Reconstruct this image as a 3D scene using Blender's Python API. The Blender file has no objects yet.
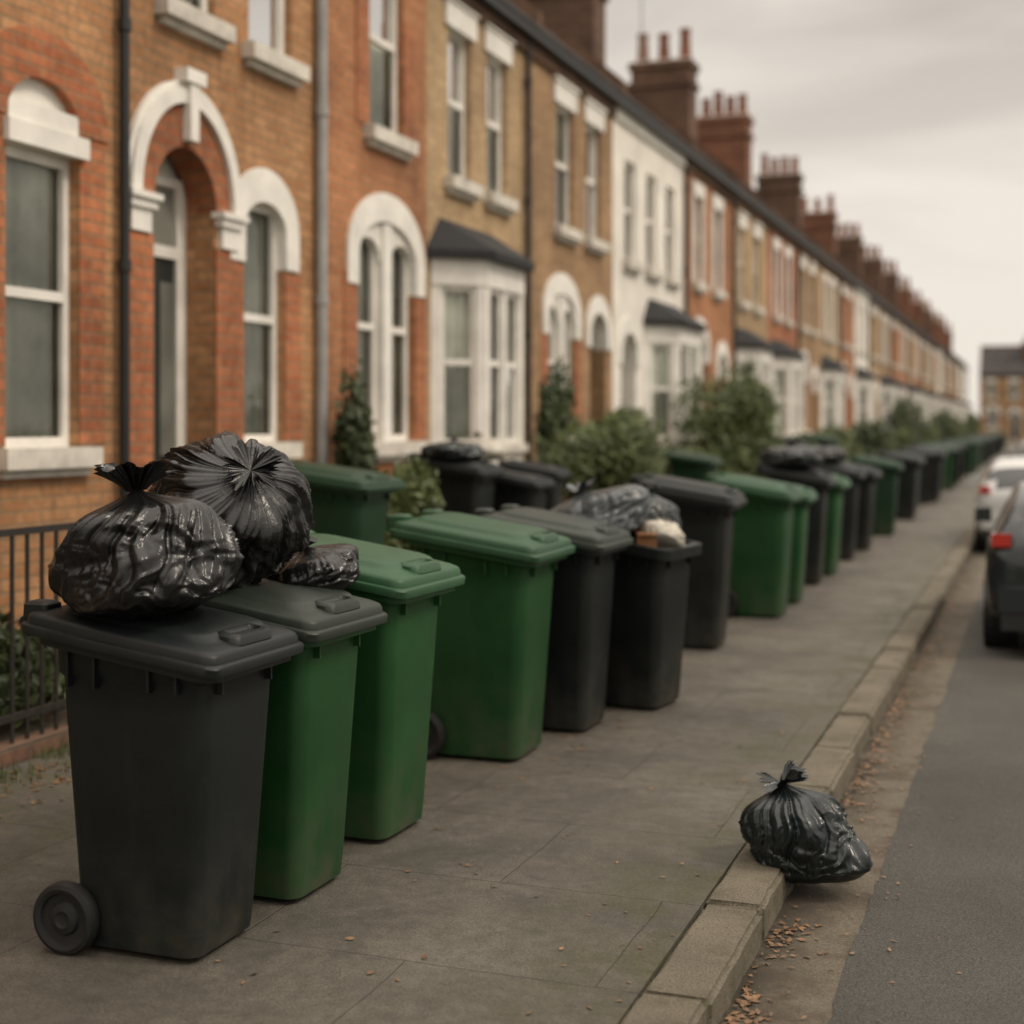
import bpy, bmesh, math, random
from math import sin, cos, pi, radians, sqrt
from mathutils import Vector, Matrix, noise
random.seed(7)
scene = bpy.context.scene
COL = scene.collection

# ------------------------------------------------------------------ materials
class NT:
    def __init__(s, name):
        s.m = bpy.data.materials.new(name); s.m.use_nodes = True
        s.t = s.m.node_tree; s.n = s.t.nodes; s.l = s.t.links
        s.b = s.n['Principled BSDF']; s.out = s.n['Material Output']
        s.tc = s.n.new('ShaderNodeTexCoord')
    def link(s, a, b): s.l.new(a, b)
    def noise(s, scale, detail=4, vec=None, rough=.55, dist=0):
        n = s.n.new('ShaderNodeTexNoise'); n.inputs['Scale'].default_value = scale
        n.inputs['Detail'].default_value = detail; n.inputs['Roughness'].default_value = rough
        n.inputs['Distortion'].default_value = dist
        s.link(vec or s.tc.outputs['Object'], n.inputs['Vector']); return n.outputs['Fac']
    def rng(s, v, a, b, c=0, d=1):
        n = s.n.new('ShaderNodeMapRange'); s.link(v, n.inputs[0])
        for i, x in enumerate((a, b, c, d)): n.inputs[i+1].default_value = x
        return n.outputs[0]
    def math(s, op, a, b=None):
        n = s.n.new('ShaderNodeMath'); n.operation = op
        for i, x in enumerate((a, b)):
            if x is None: continue
            if isinstance(x, (int, float)): n.inputs[i].default_value = x
            else: s.link(x, n.inputs[i])
        return n.outputs[0]
    def mix(s, f, a, b, mode='MIX'):
        n = s.n.new('ShaderNodeMix'); n.data_type = 'RGBA'; n.blend_type = mode
        for i, x in ((0, f), (6, a), (7, b)):
            if isinstance(x, (int, float)): n.inputs[i].default_value = x
            elif isinstance(x, tuple): n.inputs[i].default_value = (*x[:3], 1)
            else: s.link(x, n.inputs[i])
        return n.outputs[2]
    def col(s, c):
        if isinstance(c, tuple): s.b.inputs['Base Color'].default_value = (*c[:3], 1)
        else: s.link(c, s.b.inputs['Base Color'])
    def rough(s, r):
        if isinstance(r, (int, float)): s.b.inputs['Roughness'].default_value = r
        else: s.link(r, s.b.inputs['Roughness'])
    def bump(s, h, strength=.3, dist=.01, prev=None):
        n = s.n.new('ShaderNodeBump'); n.inputs['Strength'].default_value = strength
        n.inputs['Distance'].default_value = dist; s.link(h, n.inputs['Height'])
        if prev: s.link(prev, n.inputs['Normal'])
        s.link(n.outputs[0], s.b.inputs['Normal']); return n.outputs[0]
    def sep(s, vec=None):
        n = s.n.new('ShaderNodeSeparateXYZ'); s.link(vec or s.tc.outputs['Object'], n.inputs[0]); return n.outputs
    def comb(s, x=None, y=None, z=None):
        n = s.n.new('ShaderNodeCombineXYZ')
        for i, v in enumerate((x, y, z)):
            if v is not None: s.link(v, n.inputs[i])
        return n.outputs[0]

def basic(name, c, rough=.6, ns=6, amt=.25, bs=60, bst=.2, bd=.003, metal=0, coat=0):
    t = NT(name)
    f = t.rng(t.noise(ns, 5), .3, .7, 1-amt, 1+amt*.5)
    t.col(t.mix(1.0, c, f, 'MULTIPLY')); t.rough(rough)
    t.b.inputs['Metallic'].default_value = metal
    t.b.inputs['Coat Weight'].default_value = coat
    if bst: t.bump(t.noise(bs, 3), bst, bd)
    return t.m

def brick_mat(name, c1, c2, mortar, bw=.27, rh=.09, ms=.011, bst=.6):
    t = NT(name)
    s = t.sep(); v = t.comb(t.math('ADD', s[0], s[1]), s[2])
    b = t.n.new('ShaderNodeTexBrick'); t.link(v, b.inputs['Vector'])
    b.inputs['Scale'].default_value = 1; b.inputs['Brick Width'].default_value = bw
    b.inputs['Row Height'].default_value = rh; b.inputs['Mortar Size'].default_value = ms
    b.inputs['Mortar Smooth'].default_value = .3; b.inputs['Bias'].default_value = 0
    b.inputs['Color1'].default_value = (*c1, 1); b.inputs['Color2'].default_value = (*c2, 1)
    b.inputs['Mortar'].default_value = (*mortar, 1)
    w = t.rng(t.noise(.8, 6), .3, .7, .66, 1.18)
    c = t.mix(1.0, b.outputs['Color'], w, 'MULTIPLY')
    sv = t.comb(t.math('MULTIPLY', t.math('ADD', s[0], s[1]), 3.0), t.math('MULTIPLY', s[2], .35))
    st = t.rng(t.noise(1.0, 5, sv), .5, .75, 0, .5)
    c = t.mix(st, c, t.mix(1.0, c, (.45, .4, .36), 'MULTIPLY'))
    g = t.rng(t.noise(14, 3), .3, .7, .78, 1.18)
    t.col(t.mix(1.0, c, g, 'MULTIPLY')); t.rough(.9)
    h = t.math('ADD', t.math('MULTIPLY', b.outputs['Fac'], -1.0), t.math('MULTIPLY', t.noise(50, 3), .5))
    t.bump(h, bst, .008)
    return t.m

M = {}
M['brick_tan'] = brick_mat('brick_tan', (.50, .265, .125), (.38, .175, .072), (.31, .20, .11))
M['brick_red'] = brick_mat('brick_red', (.45, .165, .070), (.34, .108, .044), (.28, .16, .09))
M['brick_orange'] = brick_mat('brick_orange', (.46, .20, .088), (.36, .138, .056), (.29, .18, .10))
M['brick_buff'] = brick_mat('brick_buff', (.50, .345, .19), (.40, .265, .14), (.34, .25, .155))
M['brick_brown'] = brick_mat('brick_brown', (.40, .245, .125), (.30, .17, .083), (.28, .20, .12))
M['brick_soot'] = brick_mat('brick_soot', (.17, .09, .055), (.12, .06, .036), (.12, .09, .065))
M['brick_chimney'] = brick_mat('brick_chimney', (.28, .11, .058), (.20, .075, .040), (.16, .11, .075))
M['brick_wall'] = brick_mat('brick_wall', (.20, .11, .065), (.13, .075, .045), (.15, .12, .09))
M['render_white'] = basic('render_white', (.80, .76, .69), .8, 1.2, .2, 30, .15)
M['white'] = basic('white_paint', (.80, .77, .71), .45, 3, .18, 25, .08)
M['stone'] = basic('stone_sill', (.64, .60, .53), .75, 4, .3, 40, .3)
M['slate'] = brick_mat('roof_slate', (.065, .058, .055), (.045, .04, .04), (.02, .02, .02), .28, .16, .008)
M['lead'] = basic('dark_roofing', (.014, .014, .015), .8, 5, .3)
M['pipe_black'] = basic('pipe_black', (.012, .012, .012), .5, 5, .2)
M['pipe_grey'] = basic('pipe_grey', (.34, .34, .33), .45, 4, .25)
M['door'] = basic('door_paint', (.02, .03, .028), .3, 3, .2, 20, .05)
M['terracotta'] = basic('terracotta', (.22, .09, .05), .8, 6, .4)
M['iron'] = basic('iron', (.022, .018, .015), .6, 20, .4)
M['soil'] = basic('soil', (.07, .055, .035), .95, 3, .5, 30, .8, .03)

t = NT('window_glass')
gl = t.n.new('ShaderNodeBsdfGlossy'); gl.inputs['Roughness'].default_value = .02
tr = t.n.new('ShaderNodeBsdfTransparent'); tr.inputs[0].default_value = (.88, .90, .86, 1)
fr = t.n.new('ShaderNodeFresnel'); fr.inputs[0].default_value = 1.6
mx = t.n.new('ShaderNodeMixShader')
bn = t.n.new('ShaderNodeBump'); bn.inputs['Strength'].default_value = .05; t.link(t.noise(2, 2), bn.inputs['Height']); t.link(bn.outputs[0], gl.inputs['Normal'])
t.link(fr.outputs[0], mx.inputs[0]); t.link(tr.outputs[0], mx.inputs[1]); t.link(gl.outputs[0], mx.inputs[2]); t.link(mx.outputs[0], t.out.inputs[0])
M['glass'] = t.m
t = NT('window_pane_far'); t.col(t.mix(t.rng(t.noise(.9, 2), .4, .6), (.10, .105, .09), (.24, .24, .21))); t.rough(.08); M['glass_far'] = t.m
M['curtain'] = basic('net_curtain', (.68, .69, .62), .9, 1.5, .5, 0, 0)
M['curtain_dark'] = basic('dark_blind', (.34, .35, .32), .9, 1.0, .6, 0, 0)

def plastic(name, c, dirt=1.0):
    t = NT(name)
    oi = t.n.new('ShaderNodeObjectInfo')
    s = t.sep()
    n1 = t.noise(3.0, 5)
    f = t.rng(n1, .3, .7, .8, 1.25)
    f = t.math('MULTIPLY', f, t.rng(oi.outputs['Random'], 0, 1, .85, 1.2))
    cc = t.mix(1.0, c, f, 'MULTIPLY')
    d = t.math('MULTIPLY', t.rng(s[2], .45, 0.0, 0, .7*dirt), t.rng(t.noise(7, 6), .40, .75))
    cc = t.mix(d, cc, (.075, .065, .045))
    sv = t.comb(t.math('MULTIPLY', s[0], 14.0), t.math('MULTIPLY', s[1], 14.0), t.math('MULTIPLY', s[2], 1.1))
    k = t.rng(t.noise(1.0, 5, sv), .58, .82, 0, .12*dirt)
    cc = t.mix(k, cc, (.08, .08, .066))
    sc = t.comb(t.math('MULTIPLY', s[0], 3.0), t.math('MULTIPLY', s[1], 3.0), t.math('MULTIPLY', s[2], 60.0))
    k2 = t.math('MULTIPLY', t.rng(t.noise(1.0, 3, sc), .66, .72, 0, .25), t.rng(t.noise(2.2, 3), .5, .62))
    cc = t.mix(k2, cc, (.10, .10, .085))
    k3 = t.rng(t.noise(34, 5, None, .7), .64, .74, 0, .2*dirt)
    cc = t.mix(k3, cc, (.11, .10, .08))
    t.col(cc)
    t.b.inputs['Specular IOR Level'].default_value = .30
    t.rough(t.rng(n1, .3, .7, .36, .54))
    p = t.bump(t.noise(230, 2), .4, .0014)
    t.bump(t.noise(5, 2), .25, .012, p)
    return t.m
M['bin_dark'] = plastic('bin_plastic_dark', (.0068, .0092, .0092), .7)
M['bin_green'] = plastic('bin_plastic_green', (.012, .060, .0165))
M['bin_dkgreen'] = plastic('bin_plastic_deep_green', (.008, .030, .013))
M['lid_grey'] = plastic('bin_lid_grey', (.022, .029, .023))
M['lid_green_skylit'] = plastic('bin_lid_green_skylit', (.022, .068, .030))  # green bin plastic, lightened to paint the sky reflection on lids
M['rubber'] = basic('wheel_rubber', (.010, .010, .010), .7, 12, .4)

def bagmat(name, c, rough=.24):
    t = NT(name)
    t.col(t.mix(1.0, c, t.rng(t.noise(5, 4), .3, .7, .7, 1.3), 'MULTIPLY'))
    t.rough(t.rng(t.noise(9, 4), .3, .7, rough-.05, rough+.12))
    t.b.inputs['Specular IOR Level'].default_value = .5
    p = t.bump(t.noise(15, 4, None, .55, 1.8), .30, .009)
    t.bump(t.noise(60, 3, None, .6, .8), .14, .002, p)
    return t.m
M['bag_black'] = bagmat('bag_black', (.006, .006, .0063))
M['bag_grey'] = bagmat('bag_grey', (.050, .058, .062))
M['bag_slate'] = bagmat('bag_slate', (.009, .014, .015))
M['bag_white'] = bagmat('bag_white', (.42, .39, .33), .4)
M['card'] = basic('cardboard', (.35, .16, .07), .8, 8, .3)

t = NT('pavement_slabs')
s = t.sep()
b = t.n.new('ShaderNodeTexBrick'); v = t.comb(s[0], s[1])
wob = t.n.new('ShaderNodeVectorMath'); wob.operation = 'ADD'
nz = t.n.new('ShaderNodeTexNoise'); nz.inputs['Scale'].default_value = 1.6; nz.inputs['Detail'].default_value = 6; t.link(v, nz.inputs['Vector'])
sc = t.n.new('ShaderNodeVectorMath'); sc.operation = 'SCALE'; sc.inputs['Scale'].default_value = .05
t.link(nz.outputs['Color'], sc.inputs[0]); t.link(v, wob.inputs[0]); t.link(sc.outputs[0], wob.inputs[1])
t.link(wob.outputs[0], b.inputs['Vector'])
for k, x in (('Scale', 1), ('Brick Width', 1.35), ('Row Height', .90), ('Mortar Size', .0045), ('Mortar Smooth', .9), ('Bias', 0)):
    b.inputs[k].default_value = x
b.inputs['Color1'].default_value = (.112, .099, .079, 1); b.inputs['Color2'].default_value = (.105, .093, .073, 1)
b.inputs['Mortar'].default_value = (.066, .058, .044, 1)
c = t.mix(1.0, b.outputs['Color'], t.rng(t.noise(.8, 9, None, .70), .32, .70, .54, 1.38), 'MULTIPLY')
c = t.mix(1.0, c, t.rng(t.noise(100, 4, None, .85), .34, .66, .42, 1.6), 'MULTIPLY')
c = t.mix(1.0, c, t.rng(t.noise(14, 6, None, .7), .3, .7, .70, 1.28), 'MULTIPLY')
stain = t.rng(t.noise(2.3, 8, None, .68, .6), .52, .66, 0, .6)
c = t.mix(stain, c, (.048, .042, .033))
vo = t.n.new('ShaderNodeTexVoronoi'); vo.inputs['Scale'].default_value = 5.5; t.link(v, vo.inputs['Vector'])
gum = t.math('MULTIPLY', t.rng(vo.outputs['Distance'], .085, .06, 0, .35), t.rng(t.noise(1.3, 2), .5, .55))
c = t.mix(gum, c, (.17, .157, .13))
mo = t.math('MULTIPLY', t.rng(s[0], -2.0, -1.28, 0, 1), t.rng(t.noise(2.4, 10, None, .74), .43, .60))
mo2 = t.math('MULTIPLY', t.rng(s[0], -3.2, -4.6, 0, 1), t.rng(t.noise(3.0, 8, None, .68), .45, .64))
mo = t.math('MULTIPLY', t.math('MAXIMUM', mo, mo2), .85)
c = t.mix(mo, c, t.mix(t.rng(t.noise(60, 3), .4, .6), (.042, .044, .012), (.085, .078, .030)))
t.col(c)
t.rough(t.rng(t.noise(3, 5), .3, .7, .46, .80))
h = t.math('ADD', t.math('MULTIPLY', b.outputs['Fac'], -1.0), t.math('MULTIPLY', t.noise(90, 5, None, .8), 1.4))
h = t.math('ADD', h, t.math('MULTIPLY', t.noise(2, 3), 1.2))
t.bump(h, .85, .010)
M['pavement'] = t.m

t = NT('road_asphalt')
c = t.mix(t.rng(t.noise(110, 3, None, .85), .38, .66), (.024, .022, .019), (.112, .105, .090))
c = t.mix(1.0, c, t.rng(t.noise(.7, 8, None, .66), .3, .7, .70, 1.25), 'MULTIPLY')
t.col(c); t.rough(.80); t.bump(t.noise(110, 4, None, .8), 1.0, .010); M['road'] = t.m

t = NT('gutter_dirt')
s = t.sep()
c = t.mix(t.rng(t.noise(110, 3, None, .8), .35, .66), (.075, .061, .043), (.18, .152, .112))
c = t.mix(t.rng(t.noise(3.5, 8, None, .7), .48, .64), c, (.068, .050, .032))
c = t.mix(t.math('MULTIPLY', t.rng(s[0], -.74, -.96), t.rng(t.noise(5, 8, None, .7), .36, .55)), c, (.040, .031, .019))
t.col(c); t.rough(.9); t.bump(t.noise(120, 5, None, .7), 1.0, .010); M['gutter'] = t.m

t = NT('kerb_granite')
c = t.mix(t.rng(t.noise(120, 3, None, .8), .36, .66), (.080, .068, .046), (.225, .192, .140))
c = t.mix(1.0, c, t.rng(t.noise(1.7, 8, None, .66), .3, .7, .66, 1.18), 'MULTIPLY')
c = t.mix(t.math('MULTIPLY', t.rng(t.noise(5, 9, None, .7), .50, .64), .6), c, (.062, .058, .024))
t.col(c); t.rough(.85); t.bump(t.noise(60, 6, None, .75), 1.0, .012); M['kerb'] = t.m
M['ground'] = basic('ground_earth', (.10, .095, .05), .95, .4, .4, 8, .5, .03)

def leafmat(name, a, b):
    t = NT(name)
    c = t.mix(t.rng(t.noise(4, 4), .35, .65), a, b)
    c = t.mix(1.0, c, t.rng(t.noise(30, 2), .3, .7, .6, 1.4), 'MULTIPLY')
    t.col(c); t.rough(.55); return t.m
M['leaf'] = leafmat('foliage', (.036, .056, .012), (.095, .120, .026))
M['leaf2'] = leafmat('foliage_dark', (.024, .040, .012), (.052, .072, .018))
M['deadleaf'] = leafmat('dead_leaf', (.22, .115, .048), (.09, .052, .026))
M['bark'] = basic('bark', (.06, .045, .03), .9)

# ------------------------------------------------------------------ builders
def finish(me, smooth, sharp=35, recalc=True):
    bm = bmesh.new(); bm.from_mesh(me)
    if recalc: bmesh.ops.recalc_face_normals(bm, faces=bm.faces)
    if smooth:
        for f in bm.faces: f.smooth = True
        for e in bm.edges:
            if len(e.link_faces) == 2 and e.calc_face_angle(0) > radians(sharp): e.smooth = False
    bm.to_mesh(me); bm.free()

def mkobj(name, verts, faces, mats, fm=None, smooth=None, sharp=35, recalc=True, parent=None):
    me = bpy.data.meshes.new(name)
    me.from_pydata([tuple(v) for v in verts], [], faces)
    for m in (mats if isinstance(mats, list) else [mats]): me.materials.append(m)
    if fm:
        for p, i in zip(me.polygons, fm): p.material_index = i
    finish(me, smooth, sharp, recalc)
    o = bpy.data.objects.new(name, me); COL.objects.link(o)
    if parent:
        o.parent = parent; o.matrix_parent_inverse = Matrix.Translation(-parent.location)
    return o

class Group:
    def __init__(s, name, loc):
        s.e = bpy.data.objects.new(name, None); s.e.location = loc; COL.objects.link(s.e)
        s.p = {}
    def part(s, name, mat):
        k = (name, mat)
        if k not in s.p: s.p[k] = ([], [])
        return s.p[k]
    def poly(s, name, mat, vs, fs):
        V, F = s.part(name, mat); o = len(V); V.extend(vs); F.extend([tuple(i+o for i in f) for f in fs])
    def box(s, name, mat, x0, x1, y0, y1, z0, z1):
        vs = [(x, y, z) for x in (x0, x1) for y in (y0, y1) for z in (z0, z1)]
        s.poly(name, mat, vs, [(0,1,3,2),(4,6,7,5),(0,4,5,1),(2,3,7,6),(0,2,6,4),(1,5,7,3)])
    def fbox(s, name, mat, F, u0, u1, n0, n1, z0, z1):
        vs = [F(u, n, z) for u in (u0, u1) for n in (n0, n1) for z in (z0, z1)]
        s.poly(name, mat, vs, [(0,1,3,2),(4,6,7,5),(0,4,5,1),(2,3,7,6),(0,2,6,4),(1,5,7,3)])
    def cyl(s, name, mat, p0, p1, r0, r1=None, n=10):
        r1 = r0 if r1 is None else r1
        p0 = Vector(p0); p1 = Vector(p1); d = (p1-p0).normalized()
        a = d.orthogonal().normalized(); b = d.cross(a)
        vs = []
        for p, r in ((p0, r0), (p1, r1)):
            for i in range(n):
                w = 2*pi*i/n; vs.append(tuple(p + a*cos(w)*r + b*sin(w)*r))
        fs = [(i, (i+1) % n, n+(i+1) % n, n+i) for i in range(n)] + [tuple(range(n)), tuple(range(n, 2*n))]
        s.poly(name, mat, vs, fs)
    def done(s, smooth=False):
        for (name, mat), (V, F) in s.p.items():
            mkobj(name, V, F, M[mat], smooth=smooth, parent=s.e)
        return s.e

def frame(ox, oy, dx, dy):
    l = sqrt(dx*dx+dy*dy); dx /= l; dy /= l
    return lambda u, n, z: (ox+dx*u+dy*n, oy+dy*u-dx*n, z)

def ring(g, name, mat, F, uc, zs, ai, bi, ao, bo, n0, n1, seg=20, legs=0):
    vs = []; fs = []
    pts = []
    ai -= .004; bi -= .003
    if legs: pts.append((0, -legs))
    for i in range(seg+1): pts.append((pi*i/seg, 0))
    if legs: pts.append((pi, -legs))
    for a, dz in pts:
        for (A, B, n) in ((ai, bi, n0), (ai, bi, n1), (ao, bo, n1), (ao, bo, n0)):
            vs.append(F(uc+A*cos(a), n, zs+B*sin(a)+dz))
    for i in range(len(pts)-1):
        o = i*4
        for k in range(4): fs.append((o+k, o+(k+1) % 4, o+4+(k+1) % 4, o+4+k))
    L = (len(pts)-1)*4
    fs += [(0, 1, 2, 3), (L, L+1, L+2, L+3)]
    g.poly(name, mat, vs, fs)

FAR = False
def sash(g, F, u0, u1, z0, z1, nf=-.075, cur='curtain', fw=.07, rail=True, white='white', gap=None):
    t = .055; e = .002
    g.fbox('window_frame', white, F, u0+e, u0+fw, nf-t, nf, z0+e, z1-e)
    g.fbox('window_frame', white, F, u1-fw, u1-e, nf-t, nf, z0+e, z1-e)
    g.fbox('window_frame', white, F, u0+fw, u1-fw, nf-t, nf, z1-fw*1.1, z1-e)
    g.fbox('window_frame', white, F, u0+fw, u1-fw, nf-t, nf, z0+e, z0+fw*1.2)
    zm = z0+(z1-z0)*.52
    if rail: g.fbox('window_frame', white, F, u0+fw, u1-fw, nf-t+.004, nf+.012, zm-.035, zm+.035)
    ng = nf-.035; gm = 'glass_far' if FAR else 'glass'
    g.poly('window_glass', gm, [F(u0+fw, ng, z0+fw), F(u1-fw, ng, z0+fw), F(u1-fw, ng, zm), F(u0+fw, ng, zm)], [(0,1,2,3)])
    ng -= .012
    g.poly('window_glass', gm, [F(u0+fw, ng, zm), F(u1-fw, ng, zm), F(u1-fw, ng, z1-fw), F(u0+fw, ng, z1-fw)], [(0,1,2,3)])
    if cur and not FAR:
        a, b = u0-.02, u1+.12
        w = b-a; N = max(10, int(w*34)); vs = []; fs = []
        ph = random.random()*6
        for i in range(N+1):
            u = a+w*i/N; nn = nf-.115+.018*sin(i*1.45+ph)+.008*sin(i*.6)
            if nn > -.205 and (u < u0 or u > u1): nn = min(nn, -.206)
            vs += [F(u, nn, z0-.02), F(u, nn, z1)]
        for i in range(N):
            if gap and abs((i+.5)/N-.5) < gap/2: continue
            fs.append((2*i, 2*i+2, 2*i+3, 2*i+1))
        g.poly('curtain', cur, vs, fs)

def facade(g, F, u0, u1, z0, z1, ops, mat, depth=.2):
    us = sorted(set([u0, u1]+[o[0] for o in ops]+[o[1] for o in ops]))
    zs = sorted(set([z0, z1]+[o[2] for o in ops]+[o[3] for o in ops]))
    vs = []; fs = []
    for i in range(len(us)-1):
        for j in range(len(zs)-1):
            cu = (us[i]+us[i+1])/2; cz = (zs[j]+zs[j+1])/2
            if any(o[0] < cu < o[1] and o[2] < cz < o[3] for o in ops): continue
            o = len(vs); vs += [F(us[i],0,zs[j]),F(us[i+1],0,zs[j]),F(us[i+1],0,zs[j+1]),F(us[i],0,zs[j+1])]; fs.append((o,o+1,o+2,o+3))
    for o in ops:
        d = o[4] if len(o) > 4 else depth
        a, b, c, e = o[:4]
        for q in ([(a,c),(b,c)],[(b,c),(b,e)],[(b,e),(a,e)],[(a,e),(a,c)]):
            k = len(vs); vs += [F(q[0][0],0,q[0][1]),F(q[1][0],0,q[1][1]),F(q[1][0],-d,q[1][1]),F(q[0][0],-d,q[0][1])]; fs.append((k,k+1,k+2,k+3))
    g.poly('walls', mat, vs, fs)

FX = -6.5; EZ = 7.15; RX = -9.9; RZ = 10.25

def sill(g, F, u0, u1, z, proj=.13, h=.13, ex=.12, mat='stone'):
    g.fbox('window_sill', mat, F, u0-ex, u1+ex, -.07, proj, z-h, z+.012)
    g.fbox('window_sill', mat, F, u0-ex+.05, u1+ex-.05, .002, proj*.5, z-h-.06, z-h-.002)

def house(y0, y1, wall, red, wins, doors=(), bays=(), pipe=None, chim=(), base=0.0, ends=(False, False), F=None, name='brick_house', origin=None):
    global FAR
    FAR = y0 > 50 or F is not None
    F = F or frame(FX, 0, 0, 1)
    g = Group(name, origin or (FX, (y0+y1)/2, 0))
    ops = []
    for w in wins: ops.append((w['u'][0], w['u'][1], w['z'][0], w['z'][1]))
    for d in doors: ops.append((d['u'][0], d['u'][1], d['z'][0], d['z'][1], .55))
    for bb in bays: ops.append((bb[0]+.12, bb[1]-.12, .7, bb[3]-.1, .15))
    facade(g, F, y0, y1, base-.3, EZ, ops, wall)
    for w in wins:
        (u0, u1), (z0, z1) = w['u'], w['z']; st = w.get('s', 'lintel'); c = (u0+u1)/2; hw = (u1-u0)/2
        cur = w.get('c', random.choice(['curtain', 'curtain', 'curtain', 'curtain_dark'])); gap = w.get('gap')
        sill(g, F, u0, u1, z0)
        zt = z1
        if st == 'header':
            r = .32; ring(g, 'brick_arch', red, F, c, z1-r, hw, r, hw+.34, r+.34, -.12, .02, 18)
            zt = z1-.5
            g.fbox('window_header', 'white', F, u0+.003, u1-.003, -.18, -.06, zt, z1-.003)
            g.fbox('window_header', 'white', F, u0-.02, u1+.06, -.059, .06, zt-.0, zt+.15)
            g.fbox('window_header', 'white', F, u0+.02, u1-.02, -.058, .02, zt+.15, zt+.30)
        elif st == 'arch_white':
            r = w.get('r', .25); ring(g, 'window_surround', 'white', F, c, z1-r, hw, r, hw+.24, r+.30, -.12, .03, 18, legs=.32)
        elif st == 'arch_brick':
            r = w.get('r', .25); ring(g, 'brick_arch', red, F, c, z1-r, hw, r, hw+.26, r+.28, -.12, .015, 18)
        elif st == 'lintel':
            g.fbox('window_lintel', 'white', F, u0-.12, u1+.12, -.06, .04, z1-.02, z1+.27)
            g.fbox('window_lintel', 'white', F, u0-.15, u1+.15, -.05, .07, z1+.272, z1+.33)
        elif st == 'surround':
            g.fbox('window_surround', 'white', F, u0-.14, u0-.001, -.1, .04, z0, z1); g.fbox('window_surround', 'white', F, u1+.001, u1+.14, -.1, .04, z0, z1)
            g.fbox('window_surround', 'white', F, u0-.16, u1+.16, -.1, .06, z1+.001, z1+.28)
        nm = w.get('n', 1)
        if nm == 1:
            sash(g, F, u0, u1, z0, zt, cur=cur, gap=gap)
        else:
            ww = (u1-u0-.2*(nm-1))/nm
            for k in range(nm):
                a = u0+k*(ww+.2); sash(g, F, a, a+ww, z0, zt, nf=-.08, cur=cur)
                if k: g.fbox('window_mullion', 'white', F, a-.199, a-.001, -.2, .012, z0, z1-.02)
                if st == 'arch_white': ring(g, 'window_surround', 'white', F, a+ww/2, zt-.42, ww/2-.02, .22, ww/2+.16, .50, -.13, -.02, 14)
        if red and st in ('header', 'arch_white', 'arch_brick') and wall != 'render_white':
            for a, b2 in ((u0-.30, u0-.003), (u1+.003, u1+.30)):
                g.fbox('brick_quoin', red, F, a, b2, -.05, .014, z0+.02, z1-(.6 if st != 'header' else .35))
    for d in doors:
        (u0, u1), (z0, z1) = d['u'], d['z']; c = (u0+u1)/2; hw = (u1-u0)/2
        n = d.get('rec', -.5)
        zt = z1-.62
        g.fbox('door', 'door', F, u0+.1, u1-.14, n-.06, n, z0, zt-.25)
        for k in range(2):
            a = u0+.17+k*(hw-.07)
            g.fbox('door', 'door', F, a, a+hw-.22, n, n+.015, z0+.25, z0+.95); g.fbox('door_pane', 'glass_far', F, a, a+hw-.22, n+.001, n+.01, z0+1.15, zt-.45)
        g.fbox('door_frame', 'white', F, u0+.003, u0+.1, n-.08, n+.03, z0, z1-.2)
        g.fbox('door_frame', 'white', F, u1-.14, u1-.003, n-.08, n+.03, z0, z1-.2)
        g.fbox('door_frame', 'white', F, u0+.1, u1-.14, n-.08, n+.03, zt-.25, zt-.15)
        g.fbox('door_frame', 'white', F, u0+.1, u1-.14, n-.08, n+.03, z1-.28, z1-.2)
        g.poly('fanlight', 'glass_far', [F(u0+.1,n,zt-.15),F(u1-.14,n,zt-.15),F(u1-.14,n,z1-.28),F(u0+.1,n,z1-.28)], [(0,1,2,3)])
        g.poly('door_frame', 'white', [F(u0,n-.03,z1-.2),F(u1,n-.03,z1-.2),F(u1,n-.03,z1),F(u0,n-.03,z1)], [(0,1,2,3)])
        g.fbox('door_step', 'stone', F, u0-.1, u1+.1, -.5, .3, z0-.18, z0)
        if d.get('grand'):
            r = d['r']; zs = z1-r
            ring(g, 'brick_arch', red, F, c, zs, hw-.002, r-.002, .66, .80, n+.04, .03, 28)
            ring(g, 'door_arch', 'white', F, c, zs, .670, .806, .79, .93, -.02, .075, 28)
            ring(g, 'door_arch', 'white', F, c, zs, .797, .937, .84, .98, -.02, .045, 28)
            g.fbox('keystone', 'white', F, c-.06, c+.06, -.02, .11, z1+.04, zs+.96)
            g.fbox('keystone', 'white', F, c-.14, c+.14, -.02, .13, zs+.962, zs+1.07)
            for sg in (-1, 1):
                a = c+sg*.64
                for k, (w2, h0, h1) in enumerate(((.13, -.30, -.12), (.17, -.12, -.05), (.20, -.05, 0.0))):
                    g.fbox('pier_capital', 'white', F, a-w2, a+w2, -.02, .05+.03*k, zs+h0, zs+h1-.001)
                g.fbox('brick_quoin', red, F, min(c+sg*(hw+.003), c+sg*.82), max(c+sg*(hw+.003), c+sg*.82), -.05, .026, z0, zs-.302)
        else:
            r = d.get('r', .35)
            ring(g, 'door_arch', 'white', F, c, z1-r, hw, r, hw+.24, r+.28, -.2, .035, 18, legs=.25)
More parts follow.
